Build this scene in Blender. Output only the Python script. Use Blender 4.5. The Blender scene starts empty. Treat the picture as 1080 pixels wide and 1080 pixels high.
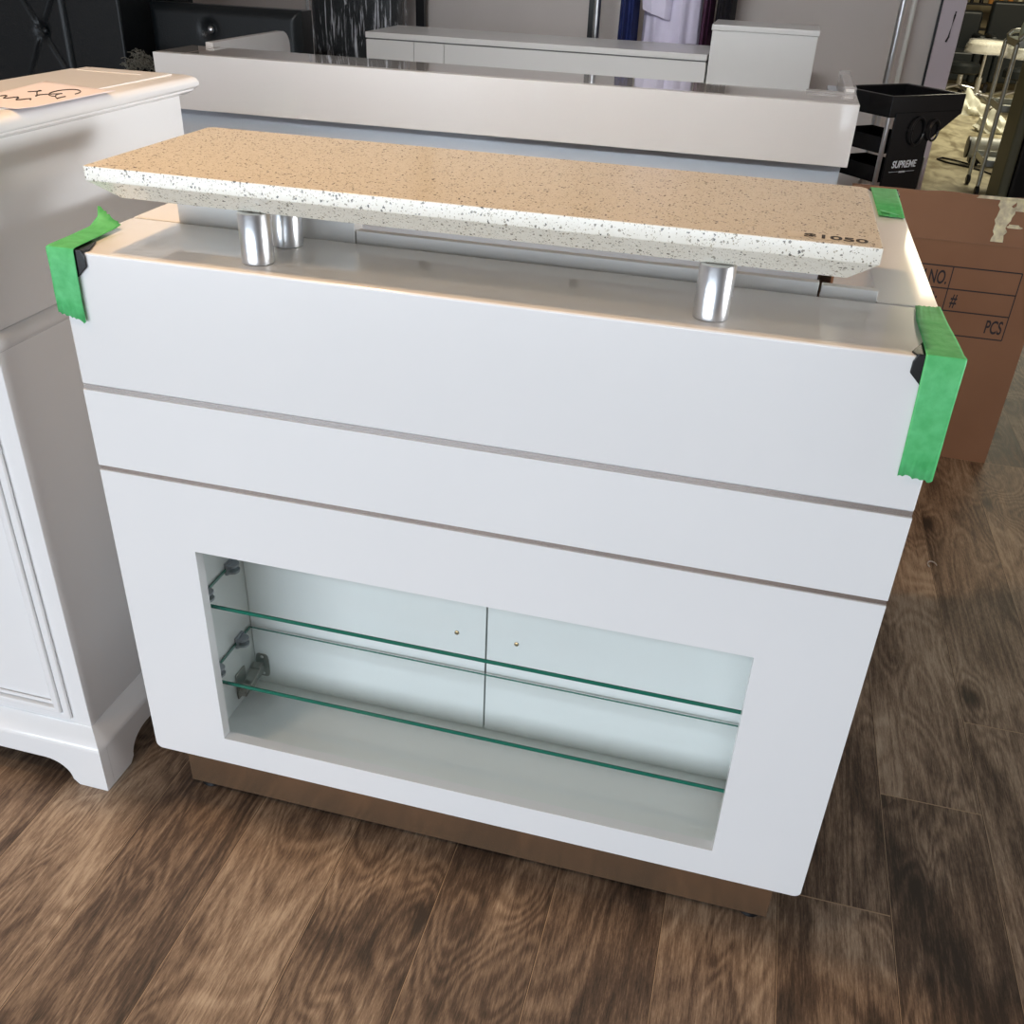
import bpy, bmesh, math, random
from mathutils import Vector, Matrix
random.seed(7)
PI = math.pi
scn = bpy.context.scene
COL = scn.collection

# ------------------------------------------------------------------ camera
cd = bpy.data.cameras.new('camera'); cam = bpy.data.objects.new('camera', cd); COL.objects.link(cam)
cam.location = (0.9474, -1.1422, 1.4857); cam.rotation_euler = (1.0282, -0.0386, 0.2557)
cd.sensor_width = 36; cd.lens = 36*1012.73/1080; cd.clip_end = 60; cd.clip_start = .02
scn.camera = cam
scn.view_settings.view_transform = 'Standard'; scn.view_settings.look = 'None'
scn.view_settings.gamma = 1; scn.view_settings.use_curve_mapping = False
scn.view_settings.exposure = 0.0
# ------------------------------------------------------------------ world
w = bpy.data.worlds.new('daylight'); scn.world = w; w.use_nodes = True
bg = w.node_tree.nodes['Background']; bg.inputs[0].default_value = (.88, .93, 1, 1); bg.inputs[1].default_value = 0.22
# ------------------------------------------------------------------ lamps
def area(name, loc, target, sx, sy, power, color, spread=180):
    l = bpy.data.lights.new(name, 'AREA'); l.shape = 'RECTANGLE'; l.size = sx; l.size_y = sy
    l.energy = power; l.color = color; l.spread = math.radians(spread)
    o = bpy.data.objects.new(name, l); COL.objects.link(o); o.location = loc
    o.rotation_euler = (Vector(target)-Vector(loc)).to_track_quat('-Z', 'Y').to_euler()
    return o
area('storefront_daylight', (-0.6, -4.2, 0.62), (0.4, 0, 0.62), 4.6, 1.1, 172, (.80, .895, 1.0))
area('warm_ceiling_lamp', (-0.4, 0.05, 3.25), (0.3, 0.0, 0), .16, .16, 21, (1.0, .63, .33), 130)
area('front_ceiling_lamp', (-0.5, -1.1, 3.25), (0.1, -0.7, 0), .3, .3, 7, (1.0, .70, .45), 130)
area('rear_fill_lamp', (0.3, -2.2, 3.25), (0.3, 3.2, 1.15), 1.4, .25, 10, (.93, .97, 1.0), 42)  # added fill aimed at the rear desk and back wall, no known fixture
area('side_fill_light', (5.7, 0.6, 1.3), (0, 0.35, 1.1), 2.6, .9, 13, (.95, .97, 1.0), 34)  # added fill brightening the left desk's right side, no window there
area('far_room_lamp', (3.6, 9.5, 3.25), (3.3, 9.5, 0), 3.0, 3.0, 260, (1.0, .93, .70))

# ------------------------------------------------------------------ materials
MATS = {}
def nt(name):
    m = bpy.data.materials.new(name); m.use_nodes = True
    n = m.node_tree; b = n.nodes['Principled BSDF']; MATS[name] = m
    return m, n, b
def pr(name, col, rough=.5, metal=0, coat=0, var=0, scale=8, bump=0, alpha=1, trans=0, ior=1.45, emis=None, spec=.5, coat_rough=.05):
    m, n, b = nt(name)
    b.inputs['Roughness'].default_value = rough; b.inputs['Metallic'].default_value = metal
    b.inputs['Coat Weight'].default_value = coat; b.inputs['Coat Roughness'].default_value = coat_rough
    b.inputs['Alpha'].default_value = alpha; b.inputs['Transmission Weight'].default_value = trans; b.inputs['IOR'].default_value = ior
    b.inputs['Specular IOR Level'].default_value = spec
    b.inputs['Base Color'].default_value = (*col, 1)
    if emis: b.inputs['Emission Color'].default_value = (*emis[:3], 1); b.inputs['Emission Strength'].default_value = emis[3]
    if var or bump:
        tc = n.nodes.new('ShaderNodeTexCoord'); no = n.nodes.new('ShaderNodeTexNoise')
        no.inputs['Scale'].default_value = scale; no.inputs['Detail'].default_value = 5
        n.links.new(tc.outputs['Object'], no.inputs['Vector'])
        if var:
            r = n.nodes.new('ShaderNodeValToRGB')
            r.color_ramp.elements[0].position = .3; r.color_ramp.elements[1].position = .7
            r.color_ramp.elements[0].color = (*[c*(1-var) for c in col], 1); r.color_ramp.elements[1].color = (*[min(1, c*(1+var)) for c in col], 1)
            n.links.new(no.outputs['Fac'], r.inputs[0]); n.links.new(r.outputs[0], b.inputs['Base Color'])
        if bump:
            bp = n.nodes.new('ShaderNodeBump'); bp.inputs['Strength'].default_value = bump; bp.inputs['Distance'].default_value = .01
            n.links.new(no.outputs['Fac'], bp.inputs['Height']); n.links.new(bp.outputs[0], b.inputs['Normal'])
    return m
white = pr('white_gloss_lacquer', (.82, .82, .82), .28, coat=.5, var=.012, scale=3)
white2 = pr('white_satin_lacquer', (.80, .80, .79), .35, coat=.25, var=.012, scale=3)
white_in = pr('white_interior_board', (.84, .87, .85), .22, coat=.8, var=.015, scale=5)
greyblue = pr('pale_blue_grey_board', (.60, .66, .74), .4, var=.01)
chrome = pr('brushed_chrome', (.78, .79, .81), .30, metal=1, bump=.03, scale=60)
steel = pr('brushed_steel', (.72, .70, .69), .28, metal=1)
trimm = pr('polished_aluminium', (.82, .80, .79), .24, metal=1)
nickel = pr('nickel_hinge_metal', (.33, .31, .28), .35, metal=1)
dark = pr('black_plastic', (.012, .012, .014), .35)
black_gloss = pr('black_gloss_plastic', (.008, .008, .009), .25)
leather = pr('black_leather', (.010, .013, .015), .38, bump=.15, scale=120)
kick = pr('brown_metallic_laminate', (.33, .215, .135), .26, metal=.75, var=.06, scale=6)
brass = pr('brass_screw', (.34, .24, .12), .3, metal=1)
clip = pr('clear_grey_clip', (.34, .37, .40), .25)
paper = pr('paper_sheet', (.78, .74, .80), .7)
ink = pr('dark_ink', (.03, .025, .03), .6)
label_m = pr('clear_sticker', (.84, .80, .70), .25)
wallm = pr('warm_grey_paint', (.62, .56, .53), .65, var=.03, scale=2)
lilac = pr('lilac_grey_panel', (.62, .54, .58), .55, var=.02)
offwhite = pr('ceiling_paint', (.55, .50, .45), .8)
coat_w = pr('white_lilac_cotton', (.70, .66, .82), .8, var=.05, scale=12)
navy = pr('navy_cotton', (.012, .022, .11), .8, var=.2, scale=20)
blackc = pr('black_cotton', (.012, .011, .016), .85)
maroon = pr('maroon_cotton', (.07, .015, .05), .85)
alu = pr('satin_aluminium', (.55, .56, .52), .35, metal=.8)
cream = pr('cream_vinyl', (.72, .70, .60), .5, var=.05, scale=6)
cushion = pr('sage_grey_vinyl', (.42, .43, .36), .45)
plastic_bag = pr('white_plastic_bag', (.72, .72, .62), .45, bump=.6, scale=14, var=.08)
olive = pr('olive_edge_trim', (.12, .12, .08), .5)
lampm = pr('lamp_diffuser', (1, 1, 1), .5, emis=(1, .80, .55, 6))

def tape_mat(name, a, b_):
    m, n, b = nt(name)
    tc = n.nodes.new('ShaderNodeTexCoord'); no = n.nodes.new('ShaderNodeTexNoise'); no.inputs['Scale'].default_value = 60; no.inputs['Detail'].default_value = 6
    r = n.nodes.new('ShaderNodeValToRGB'); r.color_ramp.elements[0].position = .35; r.color_ramp.elements[1].position = .65
    r.color_ramp.elements[0].color = (*a, 1); r.color_ramp.elements[1].color = (*b_, 1)
    n.links.new(tc.outputs['Object'], no.inputs['Vector']); n.links.new(no.outputs['Fac'], r.inputs[0]); n.links.new(r.outputs[0], b.inputs['Base Color'])
    bp = n.nodes.new('ShaderNodeBump'); bp.inputs['Strength'].default_value = .3; bp.inputs['Distance'].default_value = .004
    n.links.new(no.outputs['Fac'], bp.inputs['Height']); n.links.new(bp.outputs[0], b.inputs['Normal'])
    b.inputs['Roughness'].default_value = .55
    return m
tape = tape_mat('green_masking_tape', (.07, .46, .14), (.11, .56, .20))

def glass_mat():
    m, n, b = nt('clear_green_glass')
    b.inputs['Base Color'].default_value = (.70, .92, .85, 1); b.inputs['Roughness'].default_value = .02; b.inputs['Alpha'].default_value = .07
    b.inputs['Specular IOR Level'].default_value = .8; b.inputs['Coat Weight'].default_value = .6
    return m
glass = glass_mat()
glass_edge = pr('green_glass_edge', (.01, .15, .10), .12, coat=.6)

def stone_mat():
    m, n, b = nt('speckled_quartz_stone')
    L = n.links.new
    tc = n.nodes.new('ShaderNodeTexCoord'); mp = n.nodes.new('ShaderNodeMapping'); L(tc.outputs['Object'], mp.inputs[0])
    dn = n.nodes.new('ShaderNodeTexNoise'); dn.inputs['Scale'].default_value = 260; L(mp.outputs[0], dn.inputs['Vector'])
    mx = n.nodes.new('ShaderNodeMix'); mx.data_type = 'VECTOR'; mx.inputs[0].default_value = .006
    L(mp.outputs[0], mx.inputs[4]); L(dn.outputs['Color'], mx.inputs[5])
    def chips(scale, dist, thr, lo):
        v = n.nodes.new('ShaderNodeTexVoronoi'); v.inputs['Scale'].default_value = scale; L(mx.outputs[1], v.inputs['Vector'])
        sp = n.nodes.new('ShaderNodeSeparateColor'); L(v.outputs['Color'], sp.inputs[0])
        a = n.nodes.new('ShaderNodeMath'); a.operation = 'LESS_THAN'; L(sp.outputs[0], a.inputs[0]); a.inputs[1].default_value = thr
        mu = n.nodes.new('ShaderNodeMath'); mu.operation = 'MULTIPLY_ADD'; L(sp.outputs[1], mu.inputs[0]); mu.inputs[1].default_value = dist; mu.inputs[2].default_value = lo
        d = n.nodes.new('ShaderNodeMath'); d.operation = 'LESS_THAN'; L(v.outputs['Distance'], d.inputs[0]); L(mu.outputs[0], d.inputs[1])
        c = n.nodes.new('ShaderNodeMath'); c.operation = 'MULTIPLY'; L(a.outputs[0], c.inputs[0]); L(d.outputs[0], c.inputs[1])
        return c, sp
    c1, s1 = chips(235, .30, .46, .13)
    c2, s2 = chips(470, .3, .38, .16)
    base = n.nodes.new('ShaderNodeTexNoise'); base.inputs['Scale'].default_value = 90; L(mp.outputs[0], base.inputs['Vector'])
    rb = n.nodes.new('ShaderNodeValToRGB'); L(base.outputs['Fac'], rb.inputs[0])
    rb.color_ramp.elements[0].color = (.78, .74, .63, 1); rb.color_ramp.elements[1].color = (.88, .85, .76, 1)
    rc = n.nodes.new('ShaderNodeValToRGB'); L(s1.outputs[2], rc.inputs[0])
    rc.color_ramp.elements[0].color = (.06, .05, .035, 1); rc.color_ramp.elements[1].color = (.32, .28, .20, 1)
    m1 = n.nodes.new('ShaderNodeMix'); m1.data_type = 'RGBA'; L(c2.outputs[0], m1.inputs[0]); L(rb.outputs[0], m1.inputs[6]); m1.inputs[7].default_value = (.42, .36, .25, 1)
    m2 = n.nodes.new('ShaderNodeMix'); m2.data_type = 'RGBA'; L(c1.outputs[0], m2.inputs[0]); L(m1.outputs[2], m2.inputs[6]); L(rc.outputs[0], m2.inputs[7])
    L(m2.outputs[2], b.inputs['Base Color']); b.inputs['Roughness'].default_value = .16
    return m
stone = stone_mat()

def wood_mat():
    m, n, b = nt('walnut_laminate_planks')
    L = n.links.new
    N = n.nodes.new
    def math_(op, a, b2=None, c=None):
        k = N('ShaderNodeMath'); k.operation = op
        for i, x in enumerate((a, b2, c)):
            if x is None: continue
            if isinstance(x, (int, float)): k.inputs[i].default_value = x
            else: L(x, k.inputs[i])
        return k.outputs[0]
    tc = N('ShaderNodeTexCoord'); sx = N('ShaderNodeSeparateXYZ'); L(tc.outputs['Object'], sx.inputs[0])
    xs = math_('DIVIDE', math_('SUBTRACT', sx.outputs[0], 1.383-10*.1985), .1985)
    col = math_('FLOOR', xs); fx = math_('FRACT', xs)
    wn = N('ShaderNodeTexWhiteNoise'); wn.noise_dimensions = '1D'; L(col, wn.inputs['W'])
    jt = math_('MULTIPLY_ADD', math_('FRACT', math_('MULTIPLY', col, .618)), .55, .25)
    def pick(c, val, other):
        k = math_('COMPARE', col, c, .1); return math_('ADD', math_('MULTIPLY', k, val), math_('MULTIPLY', math_('SUBTRACT', 1, k), other))
    jt = pick(9, .11, pick(10, .41, jt))
    ys = math_('DIVIDE', math_('SUBTRACT', sx.outputs[1], jt), 1.6)
    row = math_('FLOOR', ys); fy = math_('FRACT', ys)
    cv = N('ShaderNodeCombineXYZ'); L(col, cv.inputs[0]); L(row, cv.inputs[1])
    wn2 = N('ShaderNodeTexWhiteNoise'); wn2.noise_dimensions = '2D'; L(cv.outputs[0], wn2.inputs['Vector'])
    # per-plank shifted coordinates
    off = N('ShaderNodeVectorMath'); off.operation = 'SCALE'; L(wn2.outputs['Color'], off.inputs[0]); off.inputs['Scale'].default_value = 37
    ad = N('ShaderNodeVectorMath'); ad.operation = 'ADD'; L(tc.outputs['Object'], ad.inputs[0]); L(off.outputs[0], ad.inputs[1])
    def mapped(sc):
        mp = N('ShaderNodeMapping'); mp.inputs['Scale'].default_value = sc; L(ad.outputs[0], mp.inputs[0]); return mp.outputs[0]
    # broad cathedral figure: rings distorted by low noise
    # knots
    kv = N('ShaderNodeTexVoronoi'); kv.inputs['Scale'].default_value = 1; L(mapped((5.2, 3.2, .01)), kv.inputs['Vector'])
    ksep = N('ShaderNodeSeparateColor'); L(kv.outputs['Color'], ksep.inputs[0])
    kon = math_('LESS_THAN', ksep.outputs[0], .55)
    kd = N('ShaderNodeMapRange'); L(kv.outputs['Distance'], kd.inputs[0]); kd.inputs[1].default_value = .0; kd.inputs[2].default_value = .22; kd.inputs[3].default_value = 1; kd.inputs[4].default_value = 0; kd.interpolation_type = 'SMOOTHSTEP'
    kd0 = N('ShaderNodeMapRange'); L(kv.outputs['Distance'], kd0.inputs[0]); kd0.inputs[1].default_value = 0; kd0.inputs[2].default_value = .5; kd0.inputs[3].default_value = 1; kd0.inputs[4].default_value = 0; kd0.interpolation_type = 'SMOOTHERSTEP'
    knot0 = math_('MULTIPLY', kon, kd0.outputs[0])
    knot = math_('MULTIPLY', kon, kd.outputs[0])
    big0 = N('ShaderNodeTexNoise'); big0.inputs['Scale'].default_value = 1; big0.inputs['Detail'].default_value = 3; L(mapped((14, 5, 1)), big0.inputs['Vector'])
    wv = N('ShaderNodeTexNoise'); wv.inputs['Scale'].default_value = 1; wv.inputs['Detail'].default_value = 2; wv.inputs['Distortion'].default_value = 1.2; L(mapped((4.2, .9, 1)), wv.inputs['Vector'])
    rings = math_('SINE', math_('MULTIPLY_ADD', wv.outputs['Fac'], 120, math_('MULTIPLY_ADD', big0.outputs['Fac'], 5, math_('MULTIPLY', knot0, -14))))
    big = N('ShaderNodeTexNoise'); big.inputs['Scale'].default_value = 1; big.inputs['Detail'].default_value = 4; big.inputs['Distortion'].default_value = .8; L(mapped((7, 2.2, 1)), big.inputs['Vector'])
    fine = N('ShaderNodeTexNoise'); fine.inputs['Scale'].default_value = 1; fine.inputs['Detail'].default_value = 8; fine.inputs['Roughness'].default_value = .7; L(mapped((130, 5, 1)), fine.inputs['Vector'])
    vf = N('ShaderNodeTexNoise'); vf.inputs['Scale'].default_value = 1; vf.inputs['Detail'].default_value = 6; vf.inputs['Roughness'].default_value = .75; L(mapped((420, 45, 1)), vf.inputs['Vector'])
    s = math_('MULTIPLY_ADD', big.outputs['Fac'], 1.15, -.115)
    s = math_('MULTIPLY_ADD', rings, .085, s)
    s = math_('ADD', s, math_('MULTIPLY_ADD', fine.outputs['Fac'], .9, -.45))
    s = math_('ADD', s, math_('MULTIPLY_ADD', vf.outputs['Fac'], 1.0, -.5))
    s = math_('ADD', s, math_('MULTIPLY_ADD', wn2.outputs['Value'], .26, -.12))
    s = math_('SUBTRACT', s, math_('MULTIPLY', knot, .5))
    r = N('ShaderNodeValToRGB'); L(s, r.inputs[0]); e = r.color_ramp.elements
    e[0].position = .12; e[0].color = (.030, .020, .014, 1); e[1].position = .92; e[1].color = (.46, .36, .26, 1)
    x = e.new(.36); x.color = (.100, .064, .043, 1); x = e.new(.60); x.color = (.235, .165, .112, 1)
    # seams
    sa = math_('MAXIMUM', math_('LESS_THAN', fx, .010), math_('LESS_THAN', fy, .0016))
    mx = N('ShaderNodeMix'); mx.data_type = 'RGBA'; L(sa, mx.inputs[0]); L(r.outputs[0], mx.inputs[6]); mx.inputs[7].default_value = (.38, .27, .17, 1)
    sb = math_('MAXIMUM', math_('LESS_THAN', fx, .004), math_('GREATER_THAN', fx, .9965))
    mx2 = N('ShaderNodeMix'); mx2.data_type = 'RGBA'; L(sb, mx2.inputs[0]); L(mx.outputs[2], mx2.inputs[6]); mx2.inputs[7].default_value = (.05, .03, .02, 1)
    L(mx2.outputs[2], b.inputs['Base Color'])
    rr = N('ShaderNodeMapRange'); L(fine.outputs['Fac'], rr.inputs[0]); rr.inputs[3].default_value = .48; rr.inputs[4].default_value = .66; L(rr.outputs[0], b.inputs['Roughness'])
    bp = N('ShaderNodeBump'); bp.inputs['Strength'].default_value = .25; bp.inputs['Distance'].default_value = .002; L(s, bp.inputs['Height']); L(bp.outputs[0], b.inputs['Normal'])
    return m
wood = wood_mat()

def marble_mat():
    m, n, b = nt('beige_stone_floor')
    tc = n.nodes.new('ShaderNodeTexCoord'); no = n.nodes.new('ShaderNodeTexNoise'); no.inputs['Scale'].default_value = 5; no.inputs['Detail'].default_value = 9; no.inputs['Distortion'].default_value = .8
    mp = n.nodes.new('ShaderNodeMapping'); mp.inputs['Scale'].default_value = (1.6, .7, 1)
    r = n.nodes.new('ShaderNodeValToRGB'); e = r.color_ramp.elements
    e[0].position = .36; e[0].color = (.16, .13, .075, 1); e[1].position = .62; e[1].color = (.42, .38, .26, 1)
    n.links.new(tc.outputs['Object'], mp.inputs[0]); n.links.new(mp.outputs[0], no.inputs['Vector']); n.links.new(no.outputs['Fac'], r.inputs[0]); n.links.new(r.outputs[0], b.inputs['Base Color'])
    b.inputs['Roughness'].default_value = .35
    return m
marble = marble_mat()

def card_mat():
    m, n, b = nt('brown_corrugated_card')
    tc = n.nodes.new('ShaderNodeTexCoord'); no = n.nodes.new('ShaderNodeTexNoise'); no.inputs['Scale'].default_value = 3; no.inputs['Detail'].default_value = 6
    wv = n.nodes.new('ShaderNodeTexWave'); wv.inputs['Scale'].default_value = 60; wv.bands_direction = 'X'
    r = n.nodes.new('ShaderNodeValToRGB'); e = r.color_ramp.elements
    e[0].position = .3; e[0].color = (.26, .125, .062, 1); e[1].position = .7; e[1].color = (.31, .155, .08, 1)
    n.links.new(tc.outputs['Object'], no.inputs['Vector']); n.links.new(tc.outputs['Object'], wv.inputs['Vector'])
    n.links.new(no.outputs['Fac'], r.inputs[0]); n.links.new(r.outputs[0], b.inputs['Base Color'])
    bp = n.nodes.new('ShaderNodeBump'); bp.inputs['Strength'].default_value = .15; bp.inputs['Distance'].default_value = .001
    n.links.new(wv.outputs['Fac'], bp.inputs['Height']); n.links.new(bp.outputs[0], b.inputs['Normal'])
    b.inputs['Roughness'].default_value = .6
    return m
card = card_mat()
box_tape = pr('clear_parcel_tape', (.80, .70, .48), .12, bump=.8, scale=40, coat=.8, var=.35)

def film_mat(name, dens, scale, col=(.9, .92, .98)):
    m, n, b = nt(name)
    L = n.links.new; N = n.nodes.new
    tc = N('ShaderNodeTexCoord'); mp = N('ShaderNodeMapping'); mp.inputs['Scale'].default_value = scale; mp.inputs['Rotation'].default_value = (0, .35, 0); L(tc.outputs['Object'], mp.inputs[0])
    no = N('ShaderNodeTexNoise'); no.inputs['Scale'].default_value = 1; no.inputs['Detail'].default_value = 7; no.inputs['Roughness'].default_value = .65; no.inputs['Distortion'].default_value = .6
    L(mp.outputs[0], no.inputs['Vector'])
    r = N('ShaderNodeValToRGB'); e = r.color_ramp.elements; e[0].position = dens; e[0].color = (.03, .03, .03, 1); e[1].position = dens+.10; e[1].color = (.85, .85, .85, 1)  # opaque white streaks: film wrinkles with their highlights painted into the alpha
    L(no.outputs['Fac'], r.inputs[0]); L(r.outputs[0], b.inputs['Alpha'])
    b.inputs['Base Color'].default_value = (*col, 1); b.inputs['Roughness'].default_value = .15
    bp = N('ShaderNodeBump'); bp.inputs['Strength'].default_value = .8; bp.inputs['Distance'].default_value = .01; L(no.outputs['Fac'], bp.inputs['Height']); L(bp.outputs[0], b.inputs['Normal'])
    return m
film = film_mat('wrinkled_stretch_film', .53, (60, 40, 4.5))
bubble = pr('clear_plastic_wrap', (.80, .79, .80), .12, alpha=.38, bump=.8, scale=30, coat=.6)

# ------------------------------------------------------------------ mesh helpers
def fin(name, bm, mat, parent=None, bevel=0, seg=2, smooth=False, loc=None, mats=None):
    bmesh.ops.recalc_face_normals(bm, faces=bm.faces)
    me = bpy.data.meshes.new(name); bm.to_mesh(me); bm.free()
    for m in (mats or [mat]): me.materials.append(m)
    if smooth:
        for p in me.polygons: p.use_smooth = True
        try: me.set_sharp_from_angle(angle=math.radians(40))
        except Exception: pass
    o = bpy.data.objects.new(name, me); COL.objects.link(o)
    if parent: o.parent = parent
    if loc: o.location = loc
    if bevel:
        md = o.modifiers.new('bevel', 'BEVEL'); md.width = bevel; md.segments = seg; md.limit_method = 'ANGLE'; md.angle_limit = math.radians(35)
        for p in me.polygons: p.use_smooth = True
        wn = o.modifiers.new('wn', 'WEIGHTED_NORMAL'); wn.keep_sharp = True
    return o
def B(): return bmesh.new()
def bx(bm, x0, x1, y0, y1, z0, z1, M=None, mi=0):
    vs = [bm.verts.new((M @ Vector(p)) if M else p) for p in ((x0,y0,z0),(x1,y0,z0),(x1,y1,z0),(x0,y1,z0),(x0,y0,z1),(x1,y0,z1),(x1,y1,z1),(x0,y1,z1))]
    for f in ((0,3,2,1),(4,5,6,7),(0,1,5,4),(1,2,6,5),(2,3,7,6),(3,0,4,7)):
        k = bm.faces.new([vs[i] for i in f]); k.material_index = mi
    return vs
def box(name, x0, x1, y0, y1, z0, z1, mat, parent=None, bevel=.002, **k):
    bm = B(); bx(bm, x0, x1, y0, y1, z0, z1); return fin(name, bm, mat, parent, bevel, **k)
def prism(bm, pts, d):
    """pts: 3-D loop, extruded by vector d"""
    a = [bm.verts.new(p) for p in pts]; b = [bm.verts.new(Vector(p)+Vector(d)) for p in pts]
    bm.faces.new(a[::-1]); bm.faces.new(b)
    n = len(pts)
    for i in range(n): bm.faces.new((a[i], a[(i+1) % n], b[(i+1) % n], b[i]))
def lathe(bm, c, prof, seg=32, axis='z'):
    rings = []
    for r, h in prof:
        ring = []
        for i in range(seg):
            a = 2*PI*i/seg; x, y = r*math.cos(a), r*math.sin(a)
            p = (x, y, h) if axis == 'z' else ((h, x, y) if axis == 'x' else (x, h, y))
            ring.append(bm.verts.new(Vector(c)+Vector(p)))
        rings.append(ring)
    for k in range(len(rings)-1):
        for i in range(seg):
            j = (i+1) % seg
            bm.faces.new((rings[k][i], rings[k][j], rings[k+1][j], rings[k+1][i]))
    bm.faces.new(rings[0][::-1]); bm.faces.new(rings[-1])
def tube(bm, pts, r, seg=10, closed=False):
    pts = [Vector(p) for p in pts]; n = len(pts); rings = []
    for i, p in enumerate(pts):
        t = (pts[(i+1) % n if closed else min(i+1, n-1)] - pts[(i-1) % n if closed else max(i-1, 0)]).normalized()
        u = t.cross(Vector((0, 0, 1)))
        if u.length < .1: u = t.cross(Vector((1, 0, 0)))
        u.normalize(); v = t.cross(u)
        rings.append([bm.verts.new(p + (u*math.cos(2*PI*k/seg)+v*math.sin(2*PI*k/seg))*r) for k in range(seg)])
    for i in range(n if closed else n-1):
        A, Bq = rings[i], rings[(i+1) % n]
        for k in range(seg):
            j = (k+1) % seg; bm.faces.new((A[k], A[j], Bq[j], Bq[k]))
    if not closed: bm.faces.new(rings[0][::-1]); bm.faces.new(rings[-1])
def frame_ring(bm, o, i, y0, y1):
    """rectangular frame in the xz plane; o,i = (x0,x1,z0,z1)"""
    def lp(q, y): return [bm.verts.new((x, y, z)) for x, z in ((q[0], q[2]), (q[1], q[2]), (q[1], q[3]), (q[0], q[3]))]
    a, b, c, d = lp(o, y0), lp(i, y0), lp(o, y1), lp(i, y1)
    for k in range(4):
        j = (k+1) % 4
        bm.faces.new((a[k], a[j], b[j], b[k])); bm.faces.new((c[j], c[k], d[k], d[j]))
        bm.faces.new((a[j], a[k], c[k], c[j])); bm.faces.new((b[k], b[j], d[j], d[k]))
def empty(name, loc=(0, 0, 0), rz=0):
    o = bpy.data.objects.new(name, None); COL.objects.link(o); o.location = loc; o.rotation_euler = (0, 0, rz); o.empty_display_size = .1
    return o
def tag(o, label=None, cat=None, group=None, kind=None):
    if label: o['label'] = label
    if cat: o['category'] = cat
    if group: o['group'] = group
    if kind: o['kind'] = kind
    return o
def struct(o): o['kind'] = 'structure'; return o
def text(name, body, size, M, mat, parent, extrude=.0004, shear=0, align='LEFT', sx=1, bold=0):
    c = bpy.data.curves.new(name, 'FONT'); c.body = body; c.size = size; c.extrude = extrude; c.shear = shear; c.align_x = align; c.offset = bold
    t = bpy.data.objects.new(name+'_tmp', c); COL.objects.link(t)
    bpy.context.view_layer.update()
    me = bpy.data.meshes.new_from_object(t.evaluated_get(bpy.context.evaluated_depsgraph_get()))
    bpy.data.objects.remove(t); me.materials.clear(); me.materials.append(mat)
    me.transform(Matrix.Diagonal((sx, 1, 1, 1))); me.transform(M)
    o = bpy.data.objects.new(name, me); COL.objects.link(o); o.parent = parent
    return o
def copy_tree(o, parent=None):
    c = o.copy(); COL.objects.link(c)
    if parent: c.parent = parent
    for ch in [x for x in o.children]: copy_tree(ch, c)
    return c

# ------------------------------------------------------------------ setting
struct(box('floor', -4, 6, -5, 4.6, -.1, 0, wood, bevel=0))
struct(box('floor_rear', -4, 6, 4.6, 15, -.1, 0, marble, bevel=0))
struct(box('ceiling', -4, 6, -5, 15, 3.35, 3.45, offwhite, bevel=0))
struct(box('wall_left', -4.1, -4, -5, 15, 0, 3.35, wallm, bevel=0))
struct(box('wall_right', 6, 6.1, -5, 15, 0, 3.35, wallm, bevel=0))
struct(box('wall_far', -4, 6, 15, 15.1, 0, 3.35, pr('far_wall_paint', (.30, .25, .16), .7, var=.2, scale=2), bevel=0))
bm = B()   # pleated grey backdrop wall between the showroom and the rear room
n = 190; x0, x1 = -4, 1.603; f = []; k = []
for i in range(n+1):
    x = x0+(x1-x0)*i/n
    f.append((x, 4.2 + .006*math.sin(x*9)+.004*math.sin(x*23+1), 0)); 
pts = f + [(x1, 4.32, 0), (x0, 4.32, 0)]
prism(bm, pts, (0, 0, 3.35)); struct(fin('wall_back', bm, wallm, smooth=True))
# end pier of the back wall, lilac grey, with a dark joint
struct(box('wall_end', 1.613, 1.715, 4.185, 4.33, 0, 3.35, lilac, bevel=.003))
struct(box('trim_1', 1.6035, 1.6125, 4.19, 4.32, 0, 3.35, dark, bevel=0))
bm = B(); bx(bm, -4, 6, -5, -4.9, 2.7, 3.35); bx(bm, -4, -3.3, -5, -4.9, 0, 2.7); bx(bm, 5.2, 6, -5, -4.9, 0, 2.7)
struct(fin('wall_front', bm, wallm))

bm = B(); tube(bm, [(1.662, 4.176, 1.13), (1.668, 4.170, 1.15), (1.674, 4.170, 1.24), (1.676, 4.176, 1.255)], .004, 8)
tag(fin('pull_handle', bm, dark, smooth=True), 'thin black pull handle on the lilac grey wall end', 'handle')
# ================================================================== reception desk (main)
W, H, ZB, Z1, Z2 = 1.2, 1.0818, .1256, .8725, .7338
D = .9178
desk = tag(empty('reception_desk', (0, 0, 0)), 'white reception desk with speckled raised counter and glass-shelved front opening, nearest to the camera', 'desk')
G = .0045
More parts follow.
